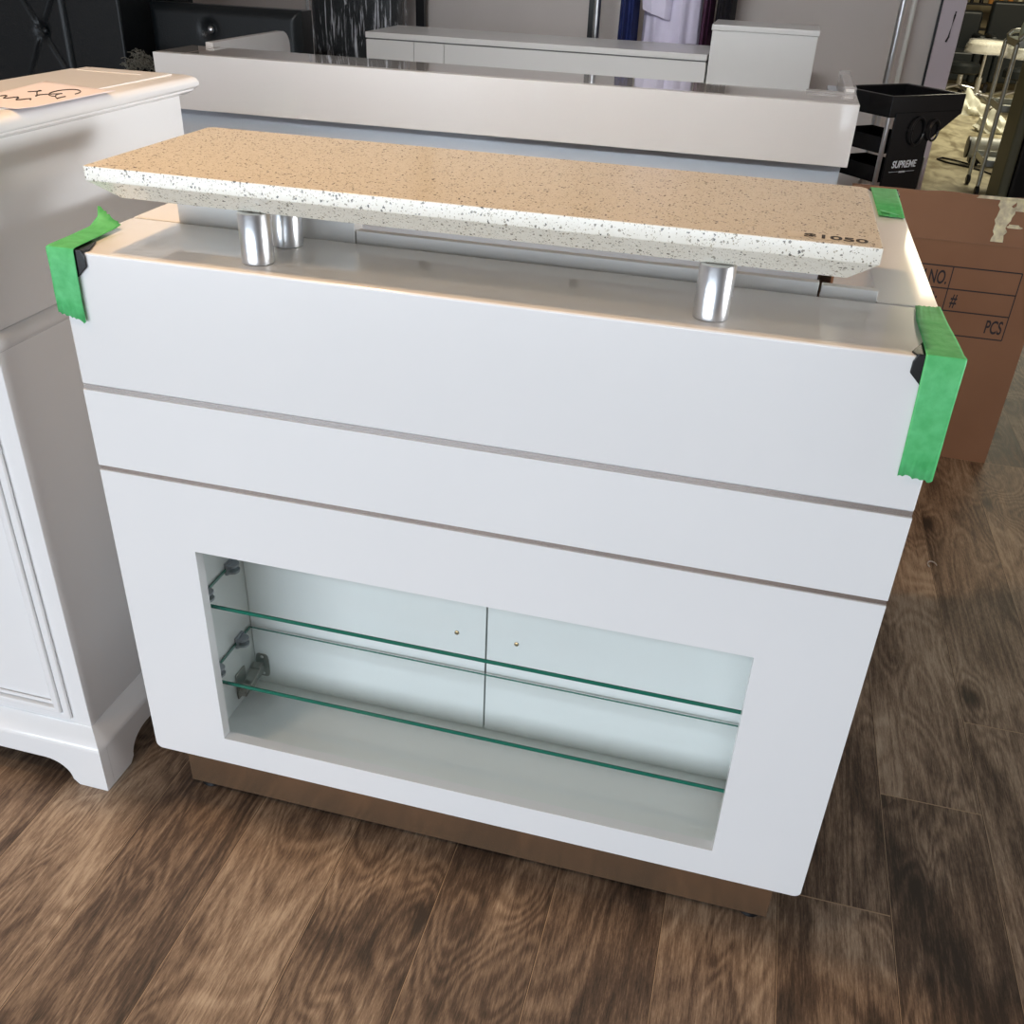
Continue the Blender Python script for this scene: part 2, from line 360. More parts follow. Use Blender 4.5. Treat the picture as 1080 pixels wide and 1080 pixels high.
# lower front panel with opening and rounded lower corners
def rounded_front(z0, z1, r=.012, hole=None):
    bm = B()
    if hole:
        hx0, hx1, hz0, hz1 = hole
        # outer loop with corner arcs matched to 4 sectors of the hole loop
        def arc(cx, cz, a0):
            return [(cx+r*math.cos(a0+PI/2*k/4), cz+r*math.sin(a0+PI/2*k/4)) for k in range(5)]
        outer = arc(r, z0+r, PI) + arc(W-r, z0+r, 1.5*PI) + [(W, z1)]*1 + [(0, z1)]*1
        corners = [(hx0, hz0), (hx1, hz0), (hx1, hz1), (hx0, hz1)]
        for y, flip in ((0, 0), (.02, 1)):
            vo = [bm.verts.new((x, y, z)) for x, z in outer]; vi = [bm.verts.new((x, y, z)) for x, z in corners]
            bm.faces.new([vo[2], vo[1], vo[0], vo[11], vi[3], vi[0]][::-1])
            bm.faces.new([vo[2], vo[3], vo[4], vo[5], vo[6], vo[7], vi[1], vi[0]])
            bm.faces.new([vo[7], vo[8], vo[9], vo[10], vi[2], vi[1]])
            bm.faces.new([vo[10], vo[11], vi[3], vi[2]])
            if flip == 0: A, C = vo, vi
            else:
                for p, q in ((A, vo), (C, vi)):
                    m = len(p)
                    for i in range(m): bm.faces.new((p[i], p[(i+1) % m], q[(i+1) % m], q[i]))
    return bm
fin('lower_panel', rounded_front(ZB, Z2-G, hole=(.1496, 1.0462, .1879, .6026)), white, desk)
fin('middle_panel', (lambda b: (bx(b, 0, W, 0, .02, Z2+G, Z1-G), b)[1])(B()), white, desk)
for z in (Z1, Z2): tag(box('trim_strip', .001, W-.001, .0015, .02, z-G, z+G, trimm, desk, 0), 'polished metal strip')
bm = B(); bx(bm, 0, W, 0, .1875, Z1+G, H); fin('ledge', bm, pr('white_polished_lacquer', (.82, .82, .82), .22, coat=1.0, coat_rough=.02), desk, .003)
bm = B(); bx(bm, .1, 1.1, .0205, .215, .66, Z1+G-.0005); fin('inner_block', bm, white_in, desk)
for x0 in (0, 1.12):
    for a in ((.1915, D, ZB, H), (.0205, .19, ZB, Z1+G-.0005)): box('side_wall', x0, x0+.08, *a, white, desk, .002)
# display niche
NX0, NX1, NY = .10, 1.10, .215
tag(box('niche_floor', .0805, 1.1195, .021, .23, .1265, .1375, white_in, desk, 0), 'white floor board of the display opening')
for x0, x1 in ((.0805, NX0), (NX1, 1.1195)): box('niche_side', x0, x1, .021, .23, .138, .659, white_in, desk, 0)
for x0, x1, sx in ((NX0+.001, .5865, .531), (.5895, NX1-.001, .646)):
    dr = tag(box('niche_door', x0, x1, NY, .231, .1385, .659, white_in, desk, .001), 'white rear door inside the display opening')
    bm = B(); lathe(bm, (sx, NY+.001, .365), [(.0018, -.004), (.0042, -.003), (.0045, 0)], 16, 'y'); fin('screw', bm, brass, dr, smooth=True)
box('door_gap_shade', .5866, .5894, NY+.008, .23, .1385, .659, dark, desk, 0)  # black strip set in as the shade of the gap between the doors
for z in (.457, .283):
    sh = tag(box('glass_shelf', NX0+.004, NX1-.004, .047, .207, z-.003, z+.003, glass, desk, 0), 'clear glass shelf with green edge')
    box('shelf_edge', NX0+.004, NX1-.004, .0442, .0468, z-.0032, z+.0032, glass_edge, sh, 0)
    box('shelf_edge', NX0+.004, NX1-.004, .2072, .2086, z-.0015, z+.0015, glass_edge, sh, 0)
    for x0 in (NX0+.0022, NX1-.0036): box('shelf_edge', x0, x0+.0014, .047, .207, z-.003, z+.003, glass_edge, sh, 0)
    for x0, s in ((NX0, 1), (NX1, -1)):
        for y in (.072, .165):
            bm = B(); a, b_ = sorted((x0+s*.0005, x0+s*.006)); c, d = sorted((x0+s*.005, x0+s*.022))
            bx(bm, a, b_, y-.014, y+.014, z-.012, z+.012)
            for dz in (-.0068, .0066):
                pts = [(x0+s*.005, y-.013, z+dz-.0025), (x0+s*.005, y+.013, z+dz-.0025)]
                pts += [(x0+s*(.014+.008*math.cos(t)), y+.011*math.sin(t), z+dz-.0025) for t in (PI/2, PI/4, 0, -PI/4, -PI/2)]
                prism(bm, pts, (0, 0, .0042))
            fin('shelf_clip', bm, clip, desk)
def hinge(x, s, z):
    h = empty('hinge'); h.parent = desk
    bm = B()
    pts = []
    for i in range(24):
        a = 2*PI*i/24; ca, sa = math.cos(a), math.sin(a)
        pts.append((x+s*.018+.0145*math.copysign(abs(ca)**.5, ca), NY-.0022, z+.029*math.copysign(abs(sa)**.5, sa)))
    prism(bm, pts, (0, .002, 0)); fin('cup_plate', bm, nickel, h, .0005)
    for dz in (-.021, .021):
        bm = B(); lathe(bm, (x+s*.018, NY-.0022, z+dz), [(.002, -.002), (.0035, -.001), (.0038, 0)], 12, 'y'); fin('screw', bm, steel, h, smooth=True)
    bm = B()
    M = Matrix.Translation((x+s*.012, NY-.004, z)) @ Matrix.Rotation(s*.12, 4, 'Z')
    bx(bm, -.010, .010, -.070, -.0, -.008, .008, M); bx(bm, -.0095, .0095, -.022, -.004, -.012, .012, M)
    bx(bm, -.0075, .0075, -.092, -.056, -.004, .008, M)
    fin('hinge_arm', bm, nickel, h, .0015)
    bm = B(); a, b_ = sorted((x+s*.0005, x+s*.004)); bx(bm, a, b_, NY-.08, NY-.045, z-.03, z+.03); fin('mounting_plate', bm, nickel, h, .001)
    bm = B()
    for k in range(3): bx(bm, -.0082, -.0078, -.05+.014*k, -.044+.014*k, -.003, .003, M)
    for k in range(3): bx(bm, .0078, .0084, -.05+.014*k, -.043+.014*k, -.003, .003, M)
    fin('arm_slot', bm, dark, h)
    return h
hinge(NX0, 1, .185); hinge(NX1, -1, .175)
# interior behind the ledge
box('worktop', .0805, 1.1195, .232, D, .74, .765, white2, desk, .001)
tag(box('inner_board', .0805, .3725, .1915, .206, .882, 1.128, white2, desk, .001), 'light board behind the ledge at the left')
tag(box('inner_board', .3745, 1.0425, .1925, .206, .882, 1.0985, white2, desk, .001), 'long board behind the ledge')
tag(box('inner_board', 1.0465, 1.1195, .1925, .206, .882, 1.096, white2, desk, .001), 'short board behind the ledge at the right')
box('back_panel', .0805, 1.1195, .2325, .245, .14, .739, white2, desk, 0)
# plinth and feet
bm = B(); bx(bm, .0365, W-.0365, .0366, .88, .011, ZB-.0005); fin('plinth', bm, kick, desk, .001)
for fx in (.07, W-.065):
    for fy in (.058, .84):
        bm = B(); lathe(bm, (fx, fy, 0), [(.020, 0), (.022, .003), (.020, .009), (.010, .0105)], 20); fin('leveling_foot', bm, black_gloss, desk, smooth=True)
# raised stone counter on posts
SX0, SX1, SY0, SY1, ZS = .0609, 1.0909, .0139, .3448, 1.1968
lip, th, ins = .019, .046, .030
bm = B()
def sl(x0, x1, y0, y1, z, c=.008):
    return [bm.verts.new((x, y, z)) for x, y in ((x0, y0), (x1, y0), (x1, y1-c), (x1-c, y1), (x0+c, y1), (x0, y1-c))]
L3 = [sl(SX0, SX1, SY0, SY1, ZS), sl(SX0, SX1, SY0, SY1, ZS-lip), sl(SX0+ins, SX1-ins, SY0+ins, SY1-ins, ZS-th)]
bm.faces.new(L3[0]); bm.faces.new(L3[2][::-1])
for a, b_ in ((0, 1), (1, 2)):
    for i in range(6): bm.faces.new((L3[a][i], L3[b_][i], L3[b_][(i+1) % 6], L3[a][(i+1) % 6]))
ctr = tag(fin('raised_counter', bm, stone, desk, .0009), 'speckled stone raised counter slab')
for px in (.288, .910):
    for py in (.050, .142):
        bm = B(); lathe(bm, (px, py, 0), [(.0215, H+.0004), (.0222, H+.001), (.0222, ZS-th-.001), (.0215, ZS-th)], 48)
        tag(fin('support_post', bm, chrome, desk, smooth=True), 'brushed metal counter post')
# price sticker
bm = B(); bx(bm, .985, 1.075, .026, .050, ZS+.0002, ZS+.0005); st = fin('price_sticker', bm, label_m, desk)
text('price_text', '$1050', .0225, Matrix.Translation((1.002, .031, ZS+.0008)) @ Matrix.Rotation(-.05, 4, 'Z'), ink, st, .0002, sx=1.28, bold=.0004)
# corner guards + green tape
def guard(pts_front, side_x, s):
    g = empty('corner_guard'); g.parent = desk; tag(g, 'black plastic corner guard')
    return g
def corner_guard(x, s, y=0, back=False):
    """x corner, s = +1 when the desk lies towards +x"""
    bm = B(); f = -1 if not back else 1
    e = .0015
    fr = [(-.004, .004), (.046, .004), (.050, -.006), (.050, -.020), (.034, -.036), (-.004, -.036)]
    prism(bm, [(x+s*a, y+f*e, H+b_) for a, b_ in fr], (0, f*.0025, 0))
    tp = [(-.004, f*.004), (.046, f*.004), (.052, -f*.008), (.036, -f*.046), (-.004, -f*.046)]
    prism(bm, [(x+s*a, y+b_, H+.0004) for a, b_ in tp], (0, 0, .0024))
    sd = [(f*.004, .0028), (-f*.046, .0028), (-f*.046, -.020), (-f*.030, -.046), (f*.004, -.046)]
    prism(bm, [(x-s*.0015, y+a, H+b_) for a, b_ in sd], (-s*.003, 0, 0))
    return tag(fin('corner_guard', bm, black_gloss, desk, .001), 'black plastic corner guard')
def ribbon(sections, mat, parent, name='tape_strip', t=.0007, jag=0):
    """sections = list of (left point, right point): a strip swept through them"""
    bm = B(); rows = []
    for a, b_ in sections:
        a, b_ = Vector(a), Vector(b_); m = 14
        rows.append([bm.verts.new(a.lerp(b_, i/m)) for i in range(m+1)])
    if jag:
        for row, prev, sg in ((rows[0], rows[1], jag), (rows[-1], rows[-2], jag)):
            for i, v in enumerate(row):
                d = (v.co-prev[i].co).normalized(); v.co += d*random.uniform(-sg, sg)
    for i in range(len(rows)-1):
        for k in range(len(rows[0])-1): bm.faces.new((rows[i][k], rows[i][k+1], rows[i+1][k+1], rows[i+1][k]))
    o = fin(name, bm, mat, parent, smooth=True)
    md = o.modifiers.new('s', 'SOLIDIFY'); md.thickness = t; md.offset = 1
    return o
gl = corner_guard(0, 1); gr = corner_guard(W, -1); gb = corner_guard(W, -1, D, True)
Y = -.0060; Z = H+.0046
tag(ribbon([((-.009, Y, .990), (.034, Y, .979)), ((-.009, Y, 1.02), (.034, Y, 1.012)), ((-.008, Y, 1.05), (.035, Y, 1.047)), ((-.008, Y, 1.084), (.036, Y, 1.084)), ((-.007, Y+.0012, Z), (.036, Y+.0012, Z)), ((-.007, .001, Z+.0005), (.035, .003, Z+.0005)),
        ((-.010, .05, Z), (.031, .05, Z)), ((-.012, .10, Z+.001), (.028, .095, Z)), ((-.014, .125, Z+.010), (.027, .112, Z+.001)), ((-.022, .140, Z+.022), (.026, .122, Z+.002))], tape, desk, jag=.0025), 'green tape strip with curled end')
tag(ribbon([((1.167, Y, .929), (1.2085, Y, .926)), ((1.166, Y, .97), (1.208, Y, .97)), ((1.164, Y, 1.03), (1.207, Y, 1.03)), ((1.162, Y, 1.084), (1.207, Y, 1.084)), ((1.162, Y+.0012, Z), (1.207, Y+.0012, Z)), ((1.162, .003, Z+.0005), (1.205, .003, Z+.0005)), ((1.163, .06, Z), (1.2035, .06, Z)), ((1.163, .12, Z-.001), (1.201, .12, Z-.001)), ((1.168, .184, Z-.002), (1.2, .19, Z-.002))], tape, desk, jag=.003), 'green tape strip')
tag(ribbon([((1.153, .690, Z-.002), (1.197, .688, Z-.002)), ((1.152, .80, Z), (1.199, .80, Z)), ((1.152, .915, Z), (1.200, .918, Z)), ((1.152, D+.0045, Z-.003), (1.200, D+.0045, Z-.003)), ((1.152, D+.0045, 1.0), (1.2, D+.0045, 1.0))], tape, desk, jag=.002), 'green tape strip')
tag(ribbon([((1.155, .703, Z+.004), (1.187, .690, Z+.0015)), ((1.156, .713, Z+.002), (1.160, .7125, Z+.0018))], pr('pale_tape_back', (.25, .66, .42), .6), desk, name='tape_fold'), 'pale folded end of the green tape')

# ================================================================== left white cabinet desk
cab = tag(empty('traditional_reception_desk', (0, 0, 0)), 'white traditional reception desk with moulded base and raised counter at the left edge', 'desk')
CX, CY1 = -.141, .60
CL = -1.35
box('body', CL, CX, 0, CY1-.01, .10, .905, white, cab, .0015)
UX0 = -.335
box('upper_body', UX0, CX, 0, CY1-.01, .936, 1.20, white, cab, .0015)
def moulding(name, prof, path, parent, mat):
    """prof = [(outward, z)], path = plan points with outward normals handled by mitre (right-hand, CCW seen from above)"""
    bm = B(); rows = []
    n = len(path)
    for i in range(n):
        p = Vector(path[i])
        d0 = (Vector(path[i])-Vector(path[i-1])).normalized() if i > 0 else (Vector(path[1])-p).normalized()
        d1 = (Vector(path[i+1])-p).normalized() if i < n-1 else d0
        n0 = Vector((d0.y, -d0.x)); n1 = Vector((d1.y, -d1.x)); m = (n0+n1); m = m/ m.length_squared*2 if m.length else n0
        rows.append([bm.verts.new((p.x+m.x*o, p.y+m.y*o, z)) for o, z in prof])
    for i in range(n-1):
        for k in range(len(prof)-1): bm.faces.new((rows[i][k], rows[i+1][k], rows[i+1][k+1], rows[i][k+1]))
        bm.faces.new((rows[i][-1], rows[i+1][-1], rows[i+1][0], rows[i][0]))
    bm.faces.new(rows[0]); bm.faces.new(rows[-1][::-1])
    return fin(name, bm, mat, parent, smooth=True)
plan = [(CL, 0), (CX, 0), (CX, CY1-.01)]
moulding('waist_moulding', [(-.02, .9055), (.002, .9055), (.007, .909), (.011, .915), (.012, .921), (.010, .928), (.005, .933), (.001, .9355), (-.02, .9355)], plan, cab, white)
moulding('base_moulding', [(-.02, .098), (.030, .098), (.030, .101), (.026, .108), (.014, .122), (.004, .132), (.001, .137), (-.02, .137)], plan, cab, white)
# crown / counter top with rounded edge
prof = [(-.05, 1.2005), (.003, 1.2005), (.008, 1.203), (.014, 1.207), (.014, 1.210), (.019, 1.212), (.022, 1.216), (.022, 1.222), (.019, 1.228), (.012, 1.232), (.004, 1.2345), (-.012, 1.235), (-.012, 1.2365), (-.05, 1.2365)]
moulding('crown_moulding', prof, [(UX0, 0), (CX, 0), (CX, CY1+.005), (UX0, CY1+.005)], cab, white)
bm = B(); bx(bm, UX0-.015, CX-.045, .045, CY1-.03, 1.2005, 1.2355); fin('counter_top', bm, white, cab, .002)
# plinth skirt with scalloped feet
def skirt(p0, p1, nrm, foot, hgt=.056, top=.098, t=.022):
    p0, p1 = Vector((*p0, 0)), Vector((*p1, 0)); L = (p1-p0).length; d = (p1-p0)/L; nv = Vector((*nrm, 0))
    s = [(0, 0), (foot, 0)]
    for k in range(9): a = PI/2*k/8; s.append((foot+.012+.055*(1-math.cos(a)), .012+(hgt-.012)*math.sin(a)))
    for k in range(9): a = PI/2*(8-k)/8; s.append((L-foot-.012-.055*(1-math.cos(a)), .012+(hgt-.012)*math.sin(a)))
    s += [(L-foot, 0), (L, 0), (L, top), (0, top)]
    bm = B(); prism(bm, [p0+d*a+Vector((0, 0, z)) for a, z in s], nv*(-t)); return bm
FX, FY = CX+.030, -.030
fin('skirt', skirt((CL, FY), (FX, FY), (0, -1), .064), white, cab)
fin('skirt', skirt((FX, FY+.0225), (FX, CY1-.01), (1, 0), .055), white, cab)
# front panel moulding
for (o, i, y) in (((CL+.05, -.178, .150, .86), (CL+.065, -.193, .165, .845), -.008), ((CL+.066, -.194, .166, .844), (CL+.078, -.206, .178, .832), -.013), ((CL+.079, -.207, .179, .831), (CL+.087, -.215, .187, .823), -.006)):
    bm = B(); frame_ring(bm, o, i, y, -.0003); fin('panel_moulding', bm, white, cab, .003)
# sheet of paper on the counter
bm = B(); rows = []
A0, A1, A2, A3 = Vector((-.34, .305, 0)), Vector((-.155, .075, 0)), Vector((-.092, .150, 0)), Vector((-.135, .360, 0))
A0 = Vector((-.272, .392, 0)); A1 = Vector((-.235, .150, 0)); A2 = Vector((-.085, .128, 0)); A3 = Vector((-.108, .352, 0))
for i in range(13):
    u = i/12; row = []
    for j in range(13):
        v = j/12; p = A1.lerp(A2, u).lerp(A0.lerp(A3, u), v)
        c = .022*max(0, u-.72)*(1.2-v)
        row.append(bm.verts.new((p.x, p.y, 1.2375+c)))
    rows.append(row)
for i in range(12):
    for j in range(12): bm.faces.new((rows[i][j], rows[i+1][j], rows[i+1][j+1], rows[i][j+1]))
sheet = fin('paper_sheet', bm, paper, smooth=True)
md = sheet.modifiers.new('s', 'SOLIDIFY'); md.thickness = .0004
tag(sheet, 'curling paper sheet with black handwriting lying on the left white counter', 'paper')
bm = B()
def on_sheet(u, v):
    p = A1.lerp(A2, u).lerp(A0.lerp(A3, u), v); c = .022*max(0, u-.72)*(1.2-v)
    return (p.x, p.y, 1.2375+c+.0006)
tube(bm, [on_sheet(.25+.55*(k/30)+.04*math.sin(k*.8), .55+.10*math.sin(k*.42)) for k in range(31)], .0009, 5)
tube(bm, [on_sheet(.62+.14*math.cos(2*PI*k/24), .68+.16*math.sin(2*PI*k/24)) for k in range(20)], .0009, 5)
tube(bm, [on_sheet(.15+.4*k/14, .30+.05*math.sin(k*1.1)) for k in range(15)], .0009, 5)
fin('handwriting', bm, ink, sheet)

# ================================================================== long white rear desk
rd = tag(empty('reception_desk', (0, 2, 0)), 'long glossy white reception desk with overhanging front board behind the speckled counter', 'desk')
def rbox(name, x0, x1, y0, y1, z0, z1, mat, parent=rd, bevel=.0015, **k):
    o = box(name, x0, x1, y0-2, y1-2, z0, z1, mat, parent, bevel, **k); return o
rbox('front_board', -1.108, 1.1815, 2.0, 2.03, .925, 1.0985, white)
rbox('top_shelf', -1.108, 1.1815, 2.0305, 2.252, 1.07, 1.0985, pr('mirror_gloss_lacquer', (.74, .73, .72), .06, coat=1.0, spec=.8, coat_rough=.03))
tag(rbox('base', -1.065, 1.165, 2.042, 2.10, 0, 1.0695, greyblue), 'pale blue grey recessed base')
rbox('base_cheek', -1.065, -1.035, 2.1005, 2.85, 0, 1.0695, greyblue); rbox('base_cheek', 1.11, 1.14, 2.1005, 2.70, 0, 1.0695, greyblue)
bm = B()  # left return with rounded end
ptsR = [(0, .2525, 1.0), (0, .70, 1.0)] + [(0, .66+.06*math.cos(a), 1.052+.06*math.sin(a)) for a in [PI/2*k/8 for k in range(9)]] + [(0, .2525, 1.112)]
pts = [(-1.055, .2525, 1.0), (-1.055, .84, 1.0), (-1.055, .86, 1.03)] + [(-1.055, .80+.06*math.cos(a), 1.052+.06*math.sin(a)) for a in [PI/2*k/8 for k in range(9)]] + [(-1.055, .2525, 1.112)]
prism(bm, pts, (.03, 0, 0)); fin('left_return', bm, white, rd, .002)
bm = B(); prism(bm, [(1.148, y, z) for _, y, z in ptsR], (.027, 0, 0)); fin('right_return', bm, white, rd, .002)
wr = B(); bx(wr, 1.142, 1.181, .2535, .728, .99, 1.118); fin('plastic_wrap', wr, bubble, rd, .004)
wr = B(); bx(wr, 1.03, 1.1795, .205, .2515, 1.0995, 1.1035); fin('plastic_wrap', wr, bubble, rd, .001)
rbox('worktop', -1.034, 1.109, 2.1005, 2.74, .72, .745, white2)
rbox('end_seam', -1.001, -.999, 2.002, 2.2522, 1.0986, 1.0992, pr('dark_seam', (.3, .25, .22), .5), bevel=0)

# ================================================================== white cabinets further back
ld = tag(empty('low_counter', (0, 3.2, 0)), 'long low white counter with thin top standing behind the long white desk', 'counter')
box('carcass', -.83, .645, .02, .40, 0, 1.055, white2, ld, .001)
box('counter_top', -.832, .645, 0, .41, 1.072, 1.095, white2, ld, .001)
for x0, x1 in ((-.83, -.612), (-.609, -.475), (-.472, .644)): box('drawer_front', x0, x1, .002, .0195, .60, 1.066, white2, ld, .001)
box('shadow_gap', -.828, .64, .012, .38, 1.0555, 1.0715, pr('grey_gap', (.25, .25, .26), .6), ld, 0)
tb = tag(empty('display_box', (0, 3.2, 0)), 'square white cabinet block standing at the right end of the low counter', 'cabinet')
box('carcass', .652, 1.062, .002, .30, 0, 1.185, white2, tb, .001)
box('block_top', .648, 1.066, -.003, .305, 1.1855, 1.206, white2, tb, .0015)

# ================================================================== black frames and chrome poles by the back wall
def pole(name, x, y, r, mat, label, square=False, z1=3.3, cat='pole'):
    bm = B()
    if square:
        bx(bm, x-r, x+r, y-r*.7, y+r*.7, 0, z1); bx(bm, x-r*1.6, x+r*1.6, y-r*1.3, y+r*1.3, 0, .02)
    else:
        lathe(bm, (x, y, 0), [(r*2.4, 0), (r*2.4, .012), (r, .02), (r, z1-.02), (r*2.2, z1-.01), (r*2.2, z1)], 24)
    return tag(fin(name, bm, mat, smooth=not square), label, cat)
pole('frame_post', -.895, 4.11, .022, dark, 'black upright frame post against the grey wall behind the low counter', True, 3.35)
pole('frame_post', 0.0, 4.11, .020, dark, 'black upright frame post beside the hanging coats', True, 3.35)
pole('white_pole', 1.465, 3.96, .011, pr('white_pole_paint', (.8, .78, .72), .3), 'thin white pole beside the right upright of the clothes rack, behind the trolley', False, 3.35)
# clothes rack
rk = tag(empty('clothes_rack', (0, 3.8, 0)), 'chrome clothes rack carrying the hanging coats behind the low counter', 'rack')
for x in (.075, 1.405):
    bm = B(); tube(bm, [(x, 0, .04), (x, 0, 1.98)], .015, 16); fin('upright', bm, chrome, rk, smooth=True)
    bm = B(); tube(bm, [(x, -.16, .04), (x, .22, .04)], .014, 12); fin('foot', bm, chrome, rk, smooth=True)
bm = B(); tube(bm, [(.075, 0, 1.98), (1.405, 0, 1.98)], .012, 14); fin('rail', bm, chrome, rk, smooth=True)
def garment(x, y, w, d, zt, zb, mat, name, label, cat, seed, tilt=0, split=0, sleeve=None):
    g = empty(name, (x, y, 1.98)); tag(g, label, cat, 'garments on the chrome rack')
    rnd = random.Random(seed); ph = [rnd.uniform(0, 6) for _ in range(4)]
    bm = B(); seg = 72; rows = []
    for i in range(17):
        v = i/16; z = zt+(zb-zt)*v; ww = w*(.42+.10*min(1, v*6)) if v < .03 else w*(.5+.06*v); dd = d*(.4+.25*v) if v > .03 else d*.25
        row = []
        for k in range(seg):
            a = 2*PI*k/seg; fo = 1+.16*v*math.sin(a*7+ph[0])+.10*v*math.sin(a*13+ph[1])+.05*math.sin(a*3+v*6+ph[2])
            row.append(bm.verts.new((ww*math.cos(a)*(1+.03*math.sin(a*9+ph[3])*v)+tilt*v, dd*math.sin(a)*fo, z-1.98+.008*math.sin(a*5+ph[1])*v)))
        rows.append(row)
    for i in range(16):
        for k in range(seg): j = (k+1) % seg; bm.faces.new((rows[i][k], rows[i][j], rows[i+1][j], rows[i+1][k]))
    bm.faces.new(rows[0][::-1])
    bo = fin('body', bm, mat, g, smooth=True)
    if sleeve:
        sxp, sz = sleeve
        bm = B(); rr = []
        for i in range(11):
            v = i/10; z = (zt-.05)+(sz-(zt-.05))*v; r = .062+.008*math.sin(v*9)
            rr.append([bm.verts.new((sxp+r*1.0*math.cos(2*PI*k/20)+.02*v, -d*.55+.5*r*math.sin(2*PI*k/20)*(1+.15*math.sin(k*1.9)), z-1.98-(.02*math.cos(2*PI*k/20) if i == 10 else 0))) for k in range(20)])
        for i in range(10):
            for k in range(20): j = (k+1) % 20; bm.faces.new((rr[i][k], rr[i][j], rr[i+1][j], rr[i+1][k]))
        bm.faces.new(rr[0]); bm.faces.new(rr[-1]); fin('sleeve', bm, mat, g, smooth=True)
    bm = B(); tube(bm, [(-w*.45, 0, zt-1.98+.002), (0, 0, zt-1.98+.06), (w*.45, 0, zt-1.98+.002)], .004, 8)
    tube(bm, [(0, 0, zt-1.98+.06)] + [(.0, .0165*math.sin(t), zt-1.98+.06+.045+.0165*(1-math.cos(t))-.0) for t in (0,)] , .003, 6)
    hk = [(0, .0, zt-1.98+.06), (0, 0, -.028)] + [(0, .018*math.sin(t)*1.0+.0, -.002-.018*math.cos(t)) for t in [PI*k/6 for k in range(0, 8)]]
    tube(bm, hk, .0025, 6); fin('hanger', bm, dark, g)
    return g
garment(.228, 3.80, .074, .20, 1.84, 1.066, navy, 'navy_tunic', 'navy blue garment hanging at the left of the white coat', 'garment', 1)
garment(.425, 3.80, .235, .14, 1.84, 1.045, coat_w, 'lab_coat', 'pale lilac white coat hanging in the middle of the rack', 'coat', 5, sleeve=(-.085, 1.195))
garment(.584, 3.80, .046, .20, 1.84, 1.06, maroon, 'maroon_tunic', 'dark maroon garment hanging just right of the white coat', 'garment', 3)
garment(.668, 3.80, .075, .24, 1.84, 1.12, blackc, 'black_tunic', 'black garment hanging at the right end of the rack', 'garment', 4, tilt=-.008)

# ================================================================== black tufted chairs, back left
def tufted(name, x0, x1, y, z0, z1, btns, label, cat, wing=None, depth=.5):
    t = tag(empty(name, ((x0+x1)/2, y, 0)), label, cat); cx = (x0+x1)/2
    bm = B(); nx, nz = 90, 90; rows = []
    for i in range(nx+1):
        row = []
        for k in range(nz+1):
            x = x0+(x1-x0)*i/nx; z = z0+(z1-z0)*k/nz; d = 0
            for bxp, bzp in btns:
                dx, dz = x-bxp, z-bzp; r = math.hypot(dx, dz)
                d = max(d, .030*math.exp(-(r/.03)**2))
                for sx, sz in ((1, 1.7), (1, -1.7), (-1, 1.7), (-1, -1.7)):
                    L = math.hypot(sx, sz); al = (dx*sx+dz*sz)/L; ac = abs(dx*sz-dz*sx)/L
                    if 0 < al < .42 and name != 'tufted_bench': d = max(d, .014*math.exp(-(ac/.007)**2)*(1-al/.5))
            e = min(x-x0, x1-x, z1-z); rd_ = .03*max(0, 1-e/.04)**2
            row.append(bm.verts.new((x-cx, d+rd_-.0, z)))
        rows.append(row)
    for i in range(nx):
        for k in range(nz): bm.faces.new((rows[i][k], rows[i+1][k], rows[i+1][k+1], rows[i][k+1]))
    bx(bm, x0-cx+.004, x1-cx-.004, .035, .14, z0, z1-.004)
    fin('backrest', bm, leather, t, smooth=True)
    for bxp, bzp in btns:
        bm = B(); lathe(bm, (bxp-cx, .020, bzp), [(.004, -.013), (.012, -.010), (.016, -.003), (.015, .004)], 20, 'y')
        fin('button', bm, leather if name != 'tufted_bench' else chrome, t, smooth=True)
    box('seat', x0-cx, x1-cx, .145, .145+depth, .22, .46, leather, t, .02, seg=3)
    box('base', x0-cx+.04, x1-cx-.04, .16, .12+depth, 0, .219, dark, t, .003)
    box('back_base', x0-cx+.02, x1-cx-.02, .03, .14, 0, z0-.001, leather, t, .003)
    if wing:
        for a, b_ in wing: box('wing', a-cx, b_-cx, -.01, .145+depth*.9, .02, z1+.02, leather, t, .012, seg=3)
    return t
tufted('tufted_armchair', -2.62, -2.105, 2.92, .55, 1.45, [(-2.244, 1.035)], 'black tufted leather high-backed chair at the top left corner', 'chair', [(-2.102, -1.835)])
tufted('tufted_bench', -1.80, -1.075, 3.06, .55, 1.168, [(-1.506, 1.072)], 'black leather bench back with one shiny button between tufted chair and wrapped chair', 'bench', depth=.2)
# piping lines on the bench
rnd = random.Random(3)
st = tag(empty('side_table', (-1.735, 2.87, 0)), 'small dark side table holding grey fluffy packing beside the tufted chair', 'table')
bm = B(); lathe(bm, (0, 0, 0), [(.10, 0), (.10, .012), (.02, .02), (.02, .86), (.085, .865), (.085, .885)], 28); fin('pedestal', bm, dark, st, smooth=True)
bm = B()
for k in range(260):
    a, b_ = rnd.uniform(0, 2*PI), rnd.uniform(0, PI*.5)
    p = Vector((-1.735+.085*math.cos(a)*math.sin(b_), 2.87+.07*math.sin(a)*math.sin(b_), .892+.095*math.cos(b_)*rnd.uniform(.4, 1)))
    q = p+Vector((rnd.uniform(-.03, .03), rnd.uniform(-.02, .02), rnd.uniform(-.02, .02))); q.z = max(q.z, .889); p.z = max(p.z, .889)
    tube(bm, [p, (p+q)/2+Vector((0, 0, .008)), q], .0018, 4)
tag(fin('packing_strands', bm, pr('grey_packing', (.22, .21, .17), .5)), 'bundle of fluffy grey packing strands at the left end of the long desk', 'packing', kind='stuff')

